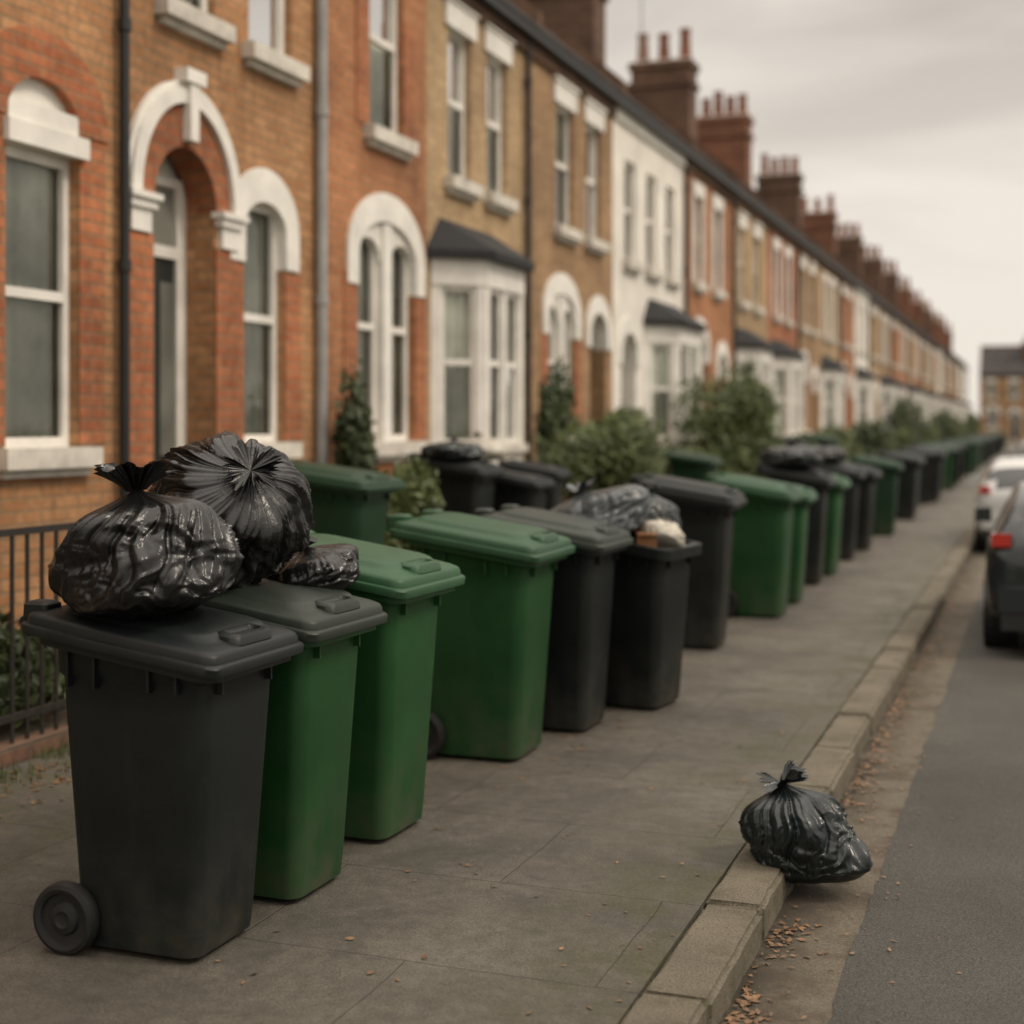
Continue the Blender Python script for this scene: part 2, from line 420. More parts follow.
    for (a, b, zb, zt) in bays:
        pr = .5; cn = .45
        P = [F(a, 0, 0), F(a+cn, pr, 0), F(b-cn, pr, 0), F(b, 0, 0)]
        for i in range(3):
            p, q = P[i], P[i+1]; L = sqrt((q[0]-p[0])**2+(q[1]-p[1])**2)
            f2 = frame(p[0], p[1], q[0]-p[0], q[1]-p[1])
            g.fbox('bay_wall', 'white', f2, .0, L, -.10, 0, -.2, zb-.1)
            g.fbox('bay_sill', 'stone', f2, -.03, L+.03, -.12, .06, zb-.099, zb)
            g.fbox('bay_post', 'white', f2, 0, .12, -.12, .004, zb+.001, zt-.3); g.fbox('bay_post', 'white', f2, L-.12, L, -.12, .006, zb+.001, zt-.3)
            g.fbox('bay_fascia', 'white', f2, 0, L, -.12, .02, zt-.299, zt)
            k = 2 if L > 1.1 else 1; ww = (L-.24-(k-1)*.12)/k
            for j in range(k):
                u = .12+j*(ww+.12); sash(g, f2, u, u+ww, zb+.002, zt-.302, nf=-.03, cur='curtain', fw=.055)
                if j: g.fbox('bay_post', 'white', f2, u-.119, u-.001, -.1, .002, zb+.002, zt-.302)
        e = .14
        lo = [F(a-e, .001, zt+.0), F(a+cn-e*.3, pr+e, zt), F(b-cn+e*.3, pr+e, zt), F(b+e, .001, zt)]
        lo2 = [(p[0], p[1], p[2]+.10) for p in lo]
        hi = [F(a+.25, .001, zt+.50), F(b-.25, .001, zt+.50)]
        g.poly('bay_roof', 'lead', lo+lo2+hi, [(0,1,2,3),(0,1,5,4),(1,2,6,5),(2,3,7,6),(4,5,8),(5,6,9,8),(6,7,9)])
    g.fbox('eaves_board', 'white' if wall in ('render_white',) else 'brick_soot', F, y0, y1, .002, .07, EZ-.30, EZ-.12)
    g.fbox('gutter_pipe', 'pipe_black', F, y0, y1, .072, .20, EZ-.13, EZ)
    ov = .22
    dR = FX-RX
    g.poly('roof', 'slate', [F(y0, ov, EZ-.02), F(y1, ov, EZ-.02), F(y1, -dR, RZ), F(y0, -dR, RZ), F(y0, -2*dR-ov, EZ-.02), F(y1, -2*dR-ov, EZ-.02),
                             F(y0, ov, EZ+.05), F(y1, ov, EZ+.05), F(y1, -dR, RZ+.07), F(y0, -dR, RZ+.07), F(y0, -2*dR-ov, EZ+.05), F(y1, -2*dR-ov, EZ+.05)],
           [(6,7,8,9),(9,8,11,10),(0,1,7,6),(0,1,2,3),(3,2,5,4),(4,5,11,10)])
    g.fbox('ridge', 'terracotta', F, y0, y1, -dR-.12, -dR+.12, RZ+.02, RZ+.13)
    yy = (y0, y0+.14)
    g.poly('parapet', 'brick_soot', [F(yy[0]+.001,.2,EZ),F(yy[1],.2,EZ),F(yy[1],-dR,RZ+.28),F(yy[0]+.001,-dR,RZ+.28),F(yy[0]+.001,.2,EZ+.26),F(yy[1],.2,EZ+.26),F(yy[1],-dR,RZ-.1),F(yy[0]+.001,-dR,RZ-.1)],
               [(4,5,2,3),(0,4,3,7),(1,5,2,6),(0,1,5,4)])
    g.poly('back_wall', wall, [F(y0,-2*dR,-.3),F(y1,-2*dR,-.3),F(y1,-2*dR,EZ),F(y0,-2*dR,EZ)], [(0,1,2,3)])
    for e, yy in zip(ends, (y0, y1)):
        if e: g.poly('gable_wall', wall, [F(yy,0,-.3),F(yy,-2*dR,-.3),F(yy,-2*dR,EZ),F(yy,-dR,RZ),F(yy,0,EZ)], [(0,1,2,3,4)])
    if pipe:
        for (py, pm) in pipe:
            pr_ = .055 if pm == 'pipe_grey' else .040
            g.cyl('drainpipe', pm, F(py, .07, .0), F(py, .07, EZ-.1), pr_, n=12)
            for zz in (1.2, 3.0, 4.8, 6.4): g.cyl('drainpipe', pm, F(py, .07, zz), F(py, .07, zz+.09), pr_+.012, n=12)
    for ch in chim:
        cy = ch; n0, n1 = -1.3, -2.75; cm = 'brick_soot' if ch < 30 else random.choice(['brick_chimney', 'brick_chimney', 'brick_soot'])
        tz = 10.45+random.uniform(-.15, .2) if ch > 40 else 10.4
        g.fbox('chimney', cm, F, cy, cy+.75, n1, n0, 7.6, tz)
        g.fbox('chimney', cm, F, cy-.06, cy+.81, n1-.06, n0+.06, tz-.45, tz-.33)
        g.fbox('chimney', cm, F, cy-.06, cy+.81, n1-.06, n0+.06, tz, tz+.15)
        g.fbox('chimney', 'stone', F, cy-.0, cy+.75, n1, n0, tz+.151, tz+.2)
        g.poly('chimney_flashing', 'lead', [F(cy-.01, n0+.01, 7.9), F(cy-.01, n1, 9.3), F(cy-.01, n1, 9.5), F(cy-.01, n0+.01, 8.25)], [(0,1,2,3)])
        npot = random.choice([3, 4, 4])
        for k in range(npot):
            nn = n1+.2+k*(n0-n1-.4)/(npot-1); h = .48+.25*random.random()
            g.cyl('chimney_pot', 'terracotta', F(cy+.38, nn, tz+.2), F(cy+.38, nn, tz+.2+h), .15, .115, 12)
            g.cyl('chimney_pot', 'terracotta', F(cy+.38, nn, tz+.2+h), F(cy+.38, nn, tz+.27+h), .14, .14, 12)
    return g.done()

house(-2.0, 4.4, 'brick_brown', 'brick_red', [dict(u=(-.8,.1),z=(1.68,3.8),s='arch_white'),dict(u=(-.8,.1),z=(5.05,6.6)),dict(u=(2.2,3.1),z=(5.05,6.6))], doors=[dict(u=(2.2,3.2),z=(.3,3.8))], pipe=[(4.3,'pipe_black')], ends=(True, False))
house(4.4, 12.22, 'brick_tan', 'brick_red',
      [dict(u=(7.74, 8.52), z=(1.68, 4.26), s='header', c='curtain'),
       dict(u=(5.4, 6.2), z=(1.68, 4.22), s='header', c='curtain'),
       dict(u=(10.78, 11.50), z=(1.68, 3.84), s='arch_white', r=.25, c='curtain'),
       dict(u=(5.3, 6.1), z=(5.15, 6.7)), dict(u=(9.58, 10.34), z=(5.2, 6.7), c='curtain'), dict(u=(10.88, 11.64), z=(5.17, 6.7), c='curtain')],
      doors=[dict(u=(9.42, 10.32), z=(.45, 4.10), grand=True, r=.46, rec=-.30)], pipe=[(8.98, 'pipe_black'), (12.10, 'pipe_grey')])
house(12.22, 14.72, 'brick_orange', 'brick_red',
      [dict(u=(12.98, 14.4), z=(1.66, 4.0), s='arch_white', r=.40, n=2, c='curtain'),
       dict(u=(13.25, 14.1), z=(4.92, 6.85), s='arch_brick', r=.2, c='curtain')])
house(14.72, 18.0, 'brick_buff', 'brick_red',
      [dict(u=(15.35, 16.05), z=(4.75, 6.55), c='curtain'), dict(u=(16.6, 17.3), z=(4.75, 6.55), c='curtain')],
      bays=[(14.85, 17.0, 1.62, 3.75)], pipe=[(17.95, 'pipe_black')])
house(18.0, 22.2, 'brick_brown', 'brick_red',
      [dict(u=(18.95, 20.2), z=(1.66, 3.75), s='arch_white', r=.3, n=2), dict(u=(19.3, 20.1), z=(4.7, 6.5), c='curtain'), dict(u=(20.75, 21.5), z=(4.7, 6.5), c='curtain')],
      doors=[dict(u=(20.95, 21.8), z=(.45, 3.6), r=.3)], chim=(20.6,))
house(22.2, 27.1, 'render_white', None,
      [dict(u=(22.9, 23.6), z=(4.6, 6.3), s='none'), dict(u=(24.3, 25.0), z=(4.6, 6.3), s='none'), dict(u=(25.7, 26.4), z=(4.6, 6.3), s='none')],
      bays=[(24.2, 26.7, 1.6, 3.6)], doors=[dict(u=(22.7, 23.6), z=(.45, 3.4), r=.3)], pipe=[(27.05, 'pipe_black')], chim=(25.4,))
ys = 27.1; i = 0
styles = [('brick_orange', 'arch'), ('brick_buff', 'bay'), ('brick_red', 'bay'), ('brick_brown', 'arch'), ('brick_buff', 'bay'), ('brick_orange', 'arch'), ('render_white', 'bay'), ('brick_buff', 'arch'), ('brick_brown', 'bay'), ('brick_orange', 'bay')]
while ys < 138:
    w = 4.35+.3*random.random(); wall, st = styles[i % len(styles)]
    if ys > 127: wall = 'render_white'
    wins = [dict(u=(ys+.8, ys+1.5), z=(4.7, 6.45), s='surround' if i % 2 == 0 else 'lintel'), dict(u=(ys+2.6, ys+3.3), z=(4.7, 6.45), s='surround' if i % 2 == 0 else 'lintel')]
    bays = []
    if st == 'arch': wins.append(dict(u=(ys+.7, ys+2.0), z=(1.66, 3.75), s='arch_white', r=.3, n=2))
    else: bays.append((ys+.3, ys+2.6, 1.6, 3.6))
    if i == 0: chim = (ys+w-.3+1.7,)
    elif i == 1: chim = ()
    elif i == 2: chim = (ys+w-.6,)
    else: chim = (ys+w-.4,) if i % 2 == 0 else ()
    house(ys, ys+w, wall, 'brick_red', wins, doors=[dict(u=(ys+3.15, ys+3.95), z=(.45, 3.4), r=.3)], bays=bays,
          pipe=[(ys+w-.08, 'pipe_black')] if i % 2 == 0 else None, chim=chim, ends=(False, ys+w >= 138))
    ys += w; i += 1
for k in range(6):
    Fc = frame(-6+k*5.0, 158, 1, 0)
    house(0, 5.0, ['brick_brown', 'brick_buff', 'brick_brown'][k % 3], 'brick_red',
          [dict(u=(.7, 1.6), z=(4.7, 6.4)), dict(u=(3.0, 3.9), z=(4.7, 6.4)), dict(u=(.7, 1.9), z=(1.6, 3.6), s='arch_white')],
          doors=[dict(u=(3.1, 4.0), z=(.3, 3.4))], chim=(4.2,), F=Fc, origin=(-3.5+k*5, 158, 0), ends=(k == 0, k == 5))

def aerial(x, y, z, h):
    g = Group('tv_aerial', (x, y, z))
    g.cyl('mast', 'pipe_grey', (x, y, z), (x, y, z+h), .022, n=6)
    g.cyl('boom', 'pipe_grey', (x-.1, y-.5, z+h-.1), (x+.1, y+.6, z+h-.1), .012, n=6)
    for k in range(5):
        yy = y-.4+k*.2; g.cyl('element', 'pipe_grey', (x-.18, yy, z+h-.1), (x+.18, yy, z+h-.1), .007, n=5)
    g.done()
aerial(-9.0, 33.2, 10.5, 3.6); aerial(-8.7, 25.8, 10.5, 2.4)

# ------------------------------------------------------------------ ground
def sheet(name, mat, x0, x1, y0, y1, z):
    return mkobj(name, [(x0,y0,z),(x1,y0,z),(x1,y1,z),(x0,y1,z)], [(0,1,2,3)], M[mat])
sheet('ground', 'ground', -500, 500, -300, 900, -.16)
V = []; F = []; n = 1400
for k in range(n+1):
    y = -30+31*k/200 if k < 200 else 1+155*((k-200)/(n-200))**1.7
    V += [(-.66+.030*noise.noise(Vector((0, y*1.6, 0)))+.016*noise.noise(Vector((5, y*9, 0))), y, -.12), (6.2, y, -.12)]
for k in range(n): F.append((2*k, 2*k+1, 2*k+3, 2*k+2))
mkobj('road', V, F, M['road'])
sheet('gutter', 'gutter', -1.02, -.55, -30, 156, -.124)
def boxobj(name, mat, *a):
    g = Group('x', (0,0,0)); g.box('x', mat, *a); V, F = g.p[('x', mat)]
    bpy.data.objects.remove(g.e); return mkobj(name, V, F, M[mat])
boxobj('pavement', 'pavement', -6.5, -1.225, -30, 156, -.155, 0)
boxobj('pavement', 'pavement', 6.45, 9.5, -30, 156, -.155, 0)
def kerb(name, x0, x1, ya, yb):
    bm = bmesh.new(); y = ya; rnd = random.Random(3)
    while y < yb:
        L = .92+.05*rnd.random()
        if y > 40: L = 4
        dz = rnd.uniform(-.007, .007); dx = rnd.uniform(-.008, .008)
        r = bmesh.ops.create_cube(bm, size=1)
        for v in r['verts']:
            v.co = Vector((x0+dx*.3+(v.co.x+.5)*(x1+dx-x0), y+.006+(v.co.y+.5)*(L-.012), -.15+(v.co.z+.5)*(.156+dz)))
        es = list({e for v in r['verts'] for e in v.link_edges})
        bmesh.ops.bevel(bm, geom=es, offset=.018, segments=3, affect='EDGES')
        y += L
    bmesh.ops.subdivide_edges(bm, edges=[e for e in bm.edges if e.calc_length() > .5 and e.verts[0].co.y < 16], cuts=9, use_grid_fill=True)
    for v in bm.verts:
        if v.co.y < 16:
            q = v.co*7; v.co.x += .008*noise.noise(q); v.co.z += .005*noise.noise(q+Vector((9,0,0)))
    me = bpy.data.meshes.new(name); bm.to_mesh(me); bm.free(); me.materials.append(M['kerb']); finish(me, True, 50)
    o = bpy.data.objects.new(name, me); COL.objects.link(o)
kerb('kerb', -1.222, -1.0, -3, 155); kerb('kerb', 6.21, 6.44, -3, 155)

GX = -4.15; GZ = .46
g = Group('front_garden', (-5.3, 30, 0)); g.box('soil', 'soil', FX+.005, GX-.115, 8.62, 150, .001, GZ); g.done()
g = Group('garden_wall', (GX, 30, 0))
y = 8.5
while y < 149:
    L = 3.2 if y < 60 else 7
    g.box('wall', 'brick_wall', GX-.11, GX+.11, y, y+L, 0.001, .56)
    g.box('coping', 'stone', GX-.14, GX+.14, y, y+L, .561, .62)
    g.box('pier', 'brick_wall', GX-.16, GX+.16, y+L, y+L+.32, 0.001, .86)
    g.box('pier_cap', 'stone', GX-.19, GX+.19, y+L-.03, y+L+.35, .861, .93)
    y += L+.32
g.box('return_wall', 'brick_wall', FX+.01, GX-.112, 8.5, 8.615, .001, .56)
g.done()

g = Group('iron_fence', (-5.3, 7, 0))
fx = -5.3
g.box('plinth', 'brick_soot', fx-.07, fx+.07, 3.2, 8.48, .001, .10)
for z in (.22, 1.24): g.box('rail', 'iron', fx-.014, fx+.014, 3.2, 8.48, z, z+.04)
yy = 3.25
while yy < 8.45:
    g.cyl('bar', 'iron', (fx, yy, .10), (fx, yy, 1.28), .013, n=6); yy += .125
for yy in (3.2, 5.8, 8.44): g.box('post', 'iron', fx-.03, fx+.03, yy-.03, yy+.03, .0, 1.42)
g.done()

# ------------------------------------------------------------------ foliage
def shrub(name, c, r, n, seed, ls=.07, mat='leaf', lumps=7):
    rd = random.Random(seed); V = []; F = []; fm = []
    c = Vector(c); L = []
    for i in range(lumps):
        a = rd.uniform(0, 2*pi); q = rd.uniform(.15, .7)
        L.append((Vector((cos(a)*q*r[0], sin(a)*q*r[1], rd.uniform(-.45, .6)*r[2])), rd.uniform(.32, .6)))
    for i in range(n):
        lc, lr = L[i % lumps]
        d = Vector((rd.gauss(0, 1), rd.gauss(0, 1), rd.gauss(0, 1))).normalized() * (rd.random()**.35)
        p = c+lc+Vector((d.x*r[0]*lr, d.y*r[1]*lr, d.z*r[2]*lr))*(1+.25*rd.gauss(0, .4))
        if p.z < c.z-r[2]: continue
        s = ls*rd.uniform(.5, 1.3)
        a = Vector((rd.gauss(0,1), rd.gauss(0,1), rd.gauss(0,1))).normalized(); b = a.orthogonal().normalized(); w = a.cross(b)
        o = len(V); V += [p-a*s, p+b*s*.45+w*s*.1, p+a*s, p-b*s*.45+w*s*.1]; F.append((o,o+1,o+2,o+3)); fm.append(0)
    for i in range(9):
        lc, lr = L[i % lumps]; a = Vector((c.x+rd.uniform(-.1,.1), c.y+rd.uniform(-.1,.1), c.z-r[2])); b = c+lc*.9
        q = Vector((.018, 0, 0)); q2 = Vector((0, .018, 0)); o = len(V)
        V += [a-q, a+q, a+q2, b-q*.3, b+q*.3, b+q2*.3]; F += [(o,o+1,o+4,o+3),(o+1,o+2,o+5,o+4),(o+2,o,o+3,o+5)]; fm += [1,1,1]
    mkobj(name, V, F, [M[mat], M['bark']], fm, recalc=False)
shrub('garden_shrub', (-5.0, 10.7, 1.02), (.35, .6, .58), 2400, 1, .05)
shrub('garden_shrub', (-6.15, 12.3, 1.5), (.25, .35, 1.1), 2000, 2, .055, 'leaf2')
shrub('hedge', (-5.10, 17.6, 1.2), (.85, 1.25, .85), 10000, 3, .055, 'leaf', 15)
shrub('garden_shrub', (-5.9, 17.3, 1.5), (.35, .45, 1.15), 3500, 4, .06, 'leaf2')
shrub('garden_shrub', (-5.1, 25.0, 1.5), (.95, 1.35, 1.28), 10000, 5, .075, 'leaf', 14)
shrub('garden_shrub', (-5.3, 21.6, 1.0), (.6, .9, .6), 2600, 6, .07, 'leaf')
for k, (yy, h) in enumerate(((31, .6), (38, .7), (46, .8), (54, .7), (62, 1.4), (70, .8), (80, 1.2), (92, 1.0), (106, 1.2), (122, 1.5))):
    shrub('garden_shrub', (-5.1, yy, GZ+h*.85), (.8, 1.6, h), 2000, 20+k, .13, 'leaf' if k % 2 else 'leaf2', 9)
shrub('garden_shrub', (-5.95, 7.2, .36), (.42, 1.3, .36), 3000, 40, .05, 'leaf2', 10)
shrub('garden_shrub', (-5.9, 5.4, .4), (.45, 1.0, .4), 2200, 41, .05, 'leaf', 10)
V = []; F = []; rd = random.Random(5)
for i in range(4500):
    if rd.random() < .65: x = -5.3+rd.gauss(.12, .14); yy = rd.uniform(4, 8.4)
    else: x = GX+.13+abs(rd.gauss(0, .06)); yy = rd.uniform(8.4, 30)
    if noise.noise(Vector((x*2, yy*1.3, 0))) < -.05: continue
    h = rd.uniform(.02, .10); a = rd.uniform(0, 2*pi); w = .004; o = len(V)
    V += [(x-cos(a)*w, yy-sin(a)*w, 0), (x+cos(a)*w, yy+sin(a)*w, 0), (x+rd.gauss(0,.2)*h, yy+rd.gauss(0,.2)*h, h)]; F.append((o,o+1,o+2))
mkobj('grass', V, F, M['leaf'], recalc=False)
V = []; F = []; rd = random.Random(9)
def leaf(x, y, z, s):
    a = rd.uniform(0, 2*pi); c, n = cos(a)*s, sin(a)*s; o = len(V); cu = rd.uniform(.2, .8)*s
    V.extend([(x-c, y-n, z+cu*rd.random()), (x+n*.5, y-c*.5, z+.003), (x+c, y+n, z+cu*rd.random()), (x-n*.5, y+c*.5, z+cu*.4+.003)]); F.append((o,o+1,o+3)); F.append((o+1,o+2,o+3))
for i in range(2600):
    yy = 3.0+17*rd.random()**1.3; x = -.972+abs(rd.gauss(0, .075))
    if noise.noise(Vector((x*2, yy*1.6, 3))) < -.22*rd.random()-.05: continue
    leaf(x, yy, -.121, rd.uniform(.006, .024))
for i in range(420): leaf(-.98+abs(rd.gauss(0, .28)), rd.uniform(3.0, 12), -.117, rd.uniform(.005, .016))
for i in range(170): leaf(rd.uniform(-3.6, -1.25), rd.uniform(3.6, 14), .002, rd.uniform(.008, .022))
for i in range(40): leaf(-1.24-abs(rd.gauss(0, .15)), rd.uniform(3.2, 12), .002, rd.uniform(.008, .016))
for i in range(420): leaf(-5.12+abs(rd.gauss(0, .30)), rd.uniform(4.5, 8.4), .002, rd.uniform(.012, .030))
for i in range(60): leaf(rd.uniform(-3.3, -2.4), rd.uniform(7.6, 8.6), .002, rd.uniform(.015, .032))
mkobj('fallen_leaves', V, F, M['deadleaf'], recalc=False)

# ------------------------------------------------------------------ wheelie bins
def rrect(hx, hy, r, zf, cx=0, n=6):
    out = []
    for (sx, sy, a0) in ((1,1,0),(-1,1,pi/2),(-1,-1,pi),(1,-1,3*pi/2)):
        for i in range(n+1):
            a = a0+pi/2*i/n
            x = cx+sx*(hx-r)+r*cos(a); y = sy*(hy-r)+r*sin(a); out.append((x, y, zf(x) if callable(zf) else zf))
    return out
SL = .15
def top(off): return lambda x: 1.03+off-SL*x

class MB:
    def __init__(s): s.V = []; s.F = []; s.m = []
    def loft(s, secs, mi, cap0=True, cap1=True):
        n = len(secs[0]); o = len(s.V)
        for q in secs: s.V += q
        for k in range(len(secs)-1):
            for i in range(n):
                j = (i+1) % n; s.F.append((o+k*n+i, o+k*n+j, o+(k+1)*n+j, o+(k+1)*n+i)); s.m.append(mi)
        if cap0: s.F.append(tuple(o+i for i in range(n))); s.m.append(mi)
        if cap1: s.F.append(tuple(o+(len(secs)-1)*n+i for i in range(n))); s.m.append(mi)
    def box(s, x0, x1, y0, y1, z0, z1, mi, dz=0):
        o = len(s.V); s.V += [(x, y, z+(dz if x == x1 else 0)) for x in (x0, x1) for y in (y0, y1) for z in (z0, z1)]
        for f in [(0,1,3,2),(4,6,7,5),(0,4,5,1),(2,3,7,6),(0,2,6,4),(1,5,7,3)]: s.F.append(tuple(i+o for i in f)); s.m.append(mi)
    def revY(s, cx, cz, prof, mi, n=28):
        o = len(s.V); k = len(prof)
        for (r, y) in prof:
            for i in range(n): a = 2*pi*i/n; s.V.append((cx+r*cos(a), y, cz+r*sin(a)))
        for j in range(k-1):
            for i in range(n): q = (i+1) % n; s.F.append((o+j*n+i, o+j*n+q, o+(j+1)*n+q, o+(j+1)*n+i)); s.m.append(mi)
        s.F.append(tuple(o+i for i in range(n))); s.m.append(mi); s.F.append(tuple(o+(k-1)*n+i for i in range(n))); s.m.append(mi)

def bin_mesh(name, body, lid, opened=False):
    b = MB()
    S = [rrect(.195, .175, .05, .010, .01), rrect(.218, .196, .055, .022, .01), rrect(.226, .202, .06, .08, .010),
         rrect(.268, .240, .065, .80, .012), rrect(.272, .244, .065, .895, .012), rrect(.284, .255, .065, .912, .012), rrect(.288, .258, .065, top(-.075), .012),
         rrect(.330, .294, .07, top(-.068), .006), rrect(.332, .296, .07, top(-.006), .006)]
    if opened:
        S += [rrect(.282, .250, .05, top(-.004), 0.01), rrect(.272, .242, .05, top(-.12), 0.01)]
    b.loft(S, 0)
    for sy in (-1, 1):
        for x in (-.20, -.10, .10, .20):
            b.box(x-.005, x+.005, min(sy*.243, sy*.272), max(sy*.243, sy*.272), .87, .965-SL*x, 0)
    for y in (-.16, .16): b.box(.27, .306, y-.005, y+.005, .86, .925, 0)
    for y in (-.2, .2): b.box(-.385, -.30, y-.035, y+.035, 1.02, 1.09, 0)
    b.revY(-.385, 1.070, [(.017, -.245), (.017, .245)], 0, 12)
    b.revY(-.225, .115, [(.015, -.25), (.015, .25)], 2, 10)
    for sg in (-1, 1):
        b.revY(-.225, .115, [(.10, sg*.212), (.112, sg*.216), (.117, sg*.225), (.117, sg*.245), (.112, sg*.262), (.098, sg*.268), (.084, sg*.262), (.080, sg*.250), (.055, sg*.246), (.048, sg*.258), (.028, sg*.264), (.02, sg*.258)], 2, 36)
    b.box(-.24, -.17, -.17, .17, .02, .20, 0)
    if not opened:
        cx = 0.0
        T = [rrect(.345, .303, .05, top(-.036), cx), rrect(.364, .316, .052, top(-.040), cx), rrect(.367, .319, .052, top(-.016), cx), rrect(.364, .316, .052, top(-.010), cx), rrect(.352, .304, .05, top(-.006), cx), rrect(.350, .302, .05, top(.014), cx),
             rrect(.344, .296, .05, top(.024), cx), rrect(.330, .282, .055, top(.030), cx), rrect(.298, .252, .07, top(.037), cx), rrect(.276, .232, .07, top(.040), cx), rrect(.264, .220, .07, top(.054), cx), rrect(.250, .206, .07, top(.060), cx), rrect(.15, .13, .06, top(.066), cx)]
        b.loft(T, 1)
        G = [rrect(.052, .125, .035, top(.030), .287), rrect(.050, .122, .035, top(.050), .285), rrect(.042, .112, .03, top(.059), .285), rrect(.024, .09, .018, top(.060), .285), rrect(.018, .085, .014, top(.048), .285)]
        b.loft(G, 1)
        for y in (-.2, .2):
            b.loft([[(x, yy+y, z) for x, yy, z in rrect(.05, .05, .02, zz, -.345)] if w == 0 else [(x, yy+y, z) for x, yy, z in rrect(.05-w, .05-w, .02, zz, -.345)] for (w, zz) in ((0, 1.08), (.002, 1.125), (.015, 1.135))], 1)
    else:
        T = []
        for (h, w, d) in ((.335, .30, 0), (.345, .308, .012), (.345, .308, .035), (.31, .275, .055), (.15, .13, .065)):
            T.append([(-.44-d, y, .72+x) for (x, y, z) in rrect(h, w, .05, 0)])
        b.loft(T, 1)
    me = bpy.data.meshes.new(name); me.from_pydata(b.V, [], b.F)
    for m in (M[body], M[lid], M['rubber']): me.materials.append(m)
    for p, i in zip(me.polygons, b.m): p.material_index = i
    finish(me, True, 38); return me
BM = {'dark': bin_mesh('bin_dark', 'bin_dark', 'bin_dark'), 'darkgrey': bin_mesh('bin_darkgrey', 'bin_dark', 'lid_grey'), 'green': bin_mesh('bin_green', 'bin_green', 'lid_green_skylit'),
      'greengrey': bin_mesh('bin_greengrey', 'bin_green', 'lid_grey'), 'dkgreen': bin_mesh('bin_dkgreen', 'bin_dkgreen', 'bin_dkgreen'), 'open': bin_mesh('bin_open', 'bin_dark', 'bin_dark', True)}
def wbin(kind, x, y, s=1.0, rz=0, z=0, sz=None, sx=None):
    o = bpy.data.objects.new('wheelie_bin', BM[kind]); COL.objects.link(o)
    o.location = (x, y, z); o.rotation_euler = (0, 0, radians(rz)); o.scale = (sx or s, s, sz or s); return o
wbin('dark', -2.95, 4.37, 1.02, 0, sz=1.08, sx=1.10)
wbin('greengrey', -2.92, 5.03, 1.02, -1, sz=1.11, sx=1.09)
wbin('green', -2.96, 5.88, 1.12, -1, sz=1.18, sx=1.16)
wbin('green', -2.95, 7.50, 1.18, 1, sz=1.19, sx=1.20)
wbin('darkgrey', -2.80, 8.32, 1.08, -1, sz=1.18, sx=1.12)
wbin('open', -2.55, 9.16, 1.14, -8, sz=1.08, sx=1.16)
wbin('dark', -2.75, 11.72, 1.14, 2, sz=1.26, sx=1.16)
wbin('green', -2.58, 13.8, 1.12, -2, sz=1.21)
wbin('green', -2.58, 14.95, 1.05, 1, sz=1.14)
wbin('dark', -2.66, 16.8, 1.14, 2, sz=1.24)
wbin('green', -2.62, 17.9, 1.1, -2, sz=1.16)
wbin('dark', -2.66, 20.0, 1.1, 3, sz=1.2)
wbin('dark', -2.62, 21.6, 1.1, -3, sz=1.16)
wbin('dkgreen', -2.55, 24.6, 1.1, 2, sz=1.18)
yy = 26.5; rd = random.Random(12)
while yy < 110:
    k = rd.choice(['dark', 'dark', 'dark', 'dkgreen', 'dkgreen', 'darkgrey', 'dark', 'green'])
    wbin(k, -2.7+rd.uniform(-.18, .15), yy, 1.08, rd.uniform(-6, 6), sz=1.15+rd.uniform(-.06, .06)); yy += rd.choice([.8, .9, 1.6, 2.4])
wbin('dkgreen', -4.76, 9.15, 1.12, 0, GZ, sz=.99, sx=1.16)
wbin('dark', -4.98, 12.0, 1.0, 0, GZ); wbin('dark', -5.0, 14.2, .9, 5, GZ); wbin('dkgreen', -4.62, 19.8, 1.05, 0, GZ, sz=.9); wbin('dark', -4.75, 12.9, .9, 0, GZ, sz=.85)
wbin('dark', -4.75, 28.5, 1.05, 0, GZ); wbin('dkgreen', -4.75, 33.5, 1.05, 0, GZ)

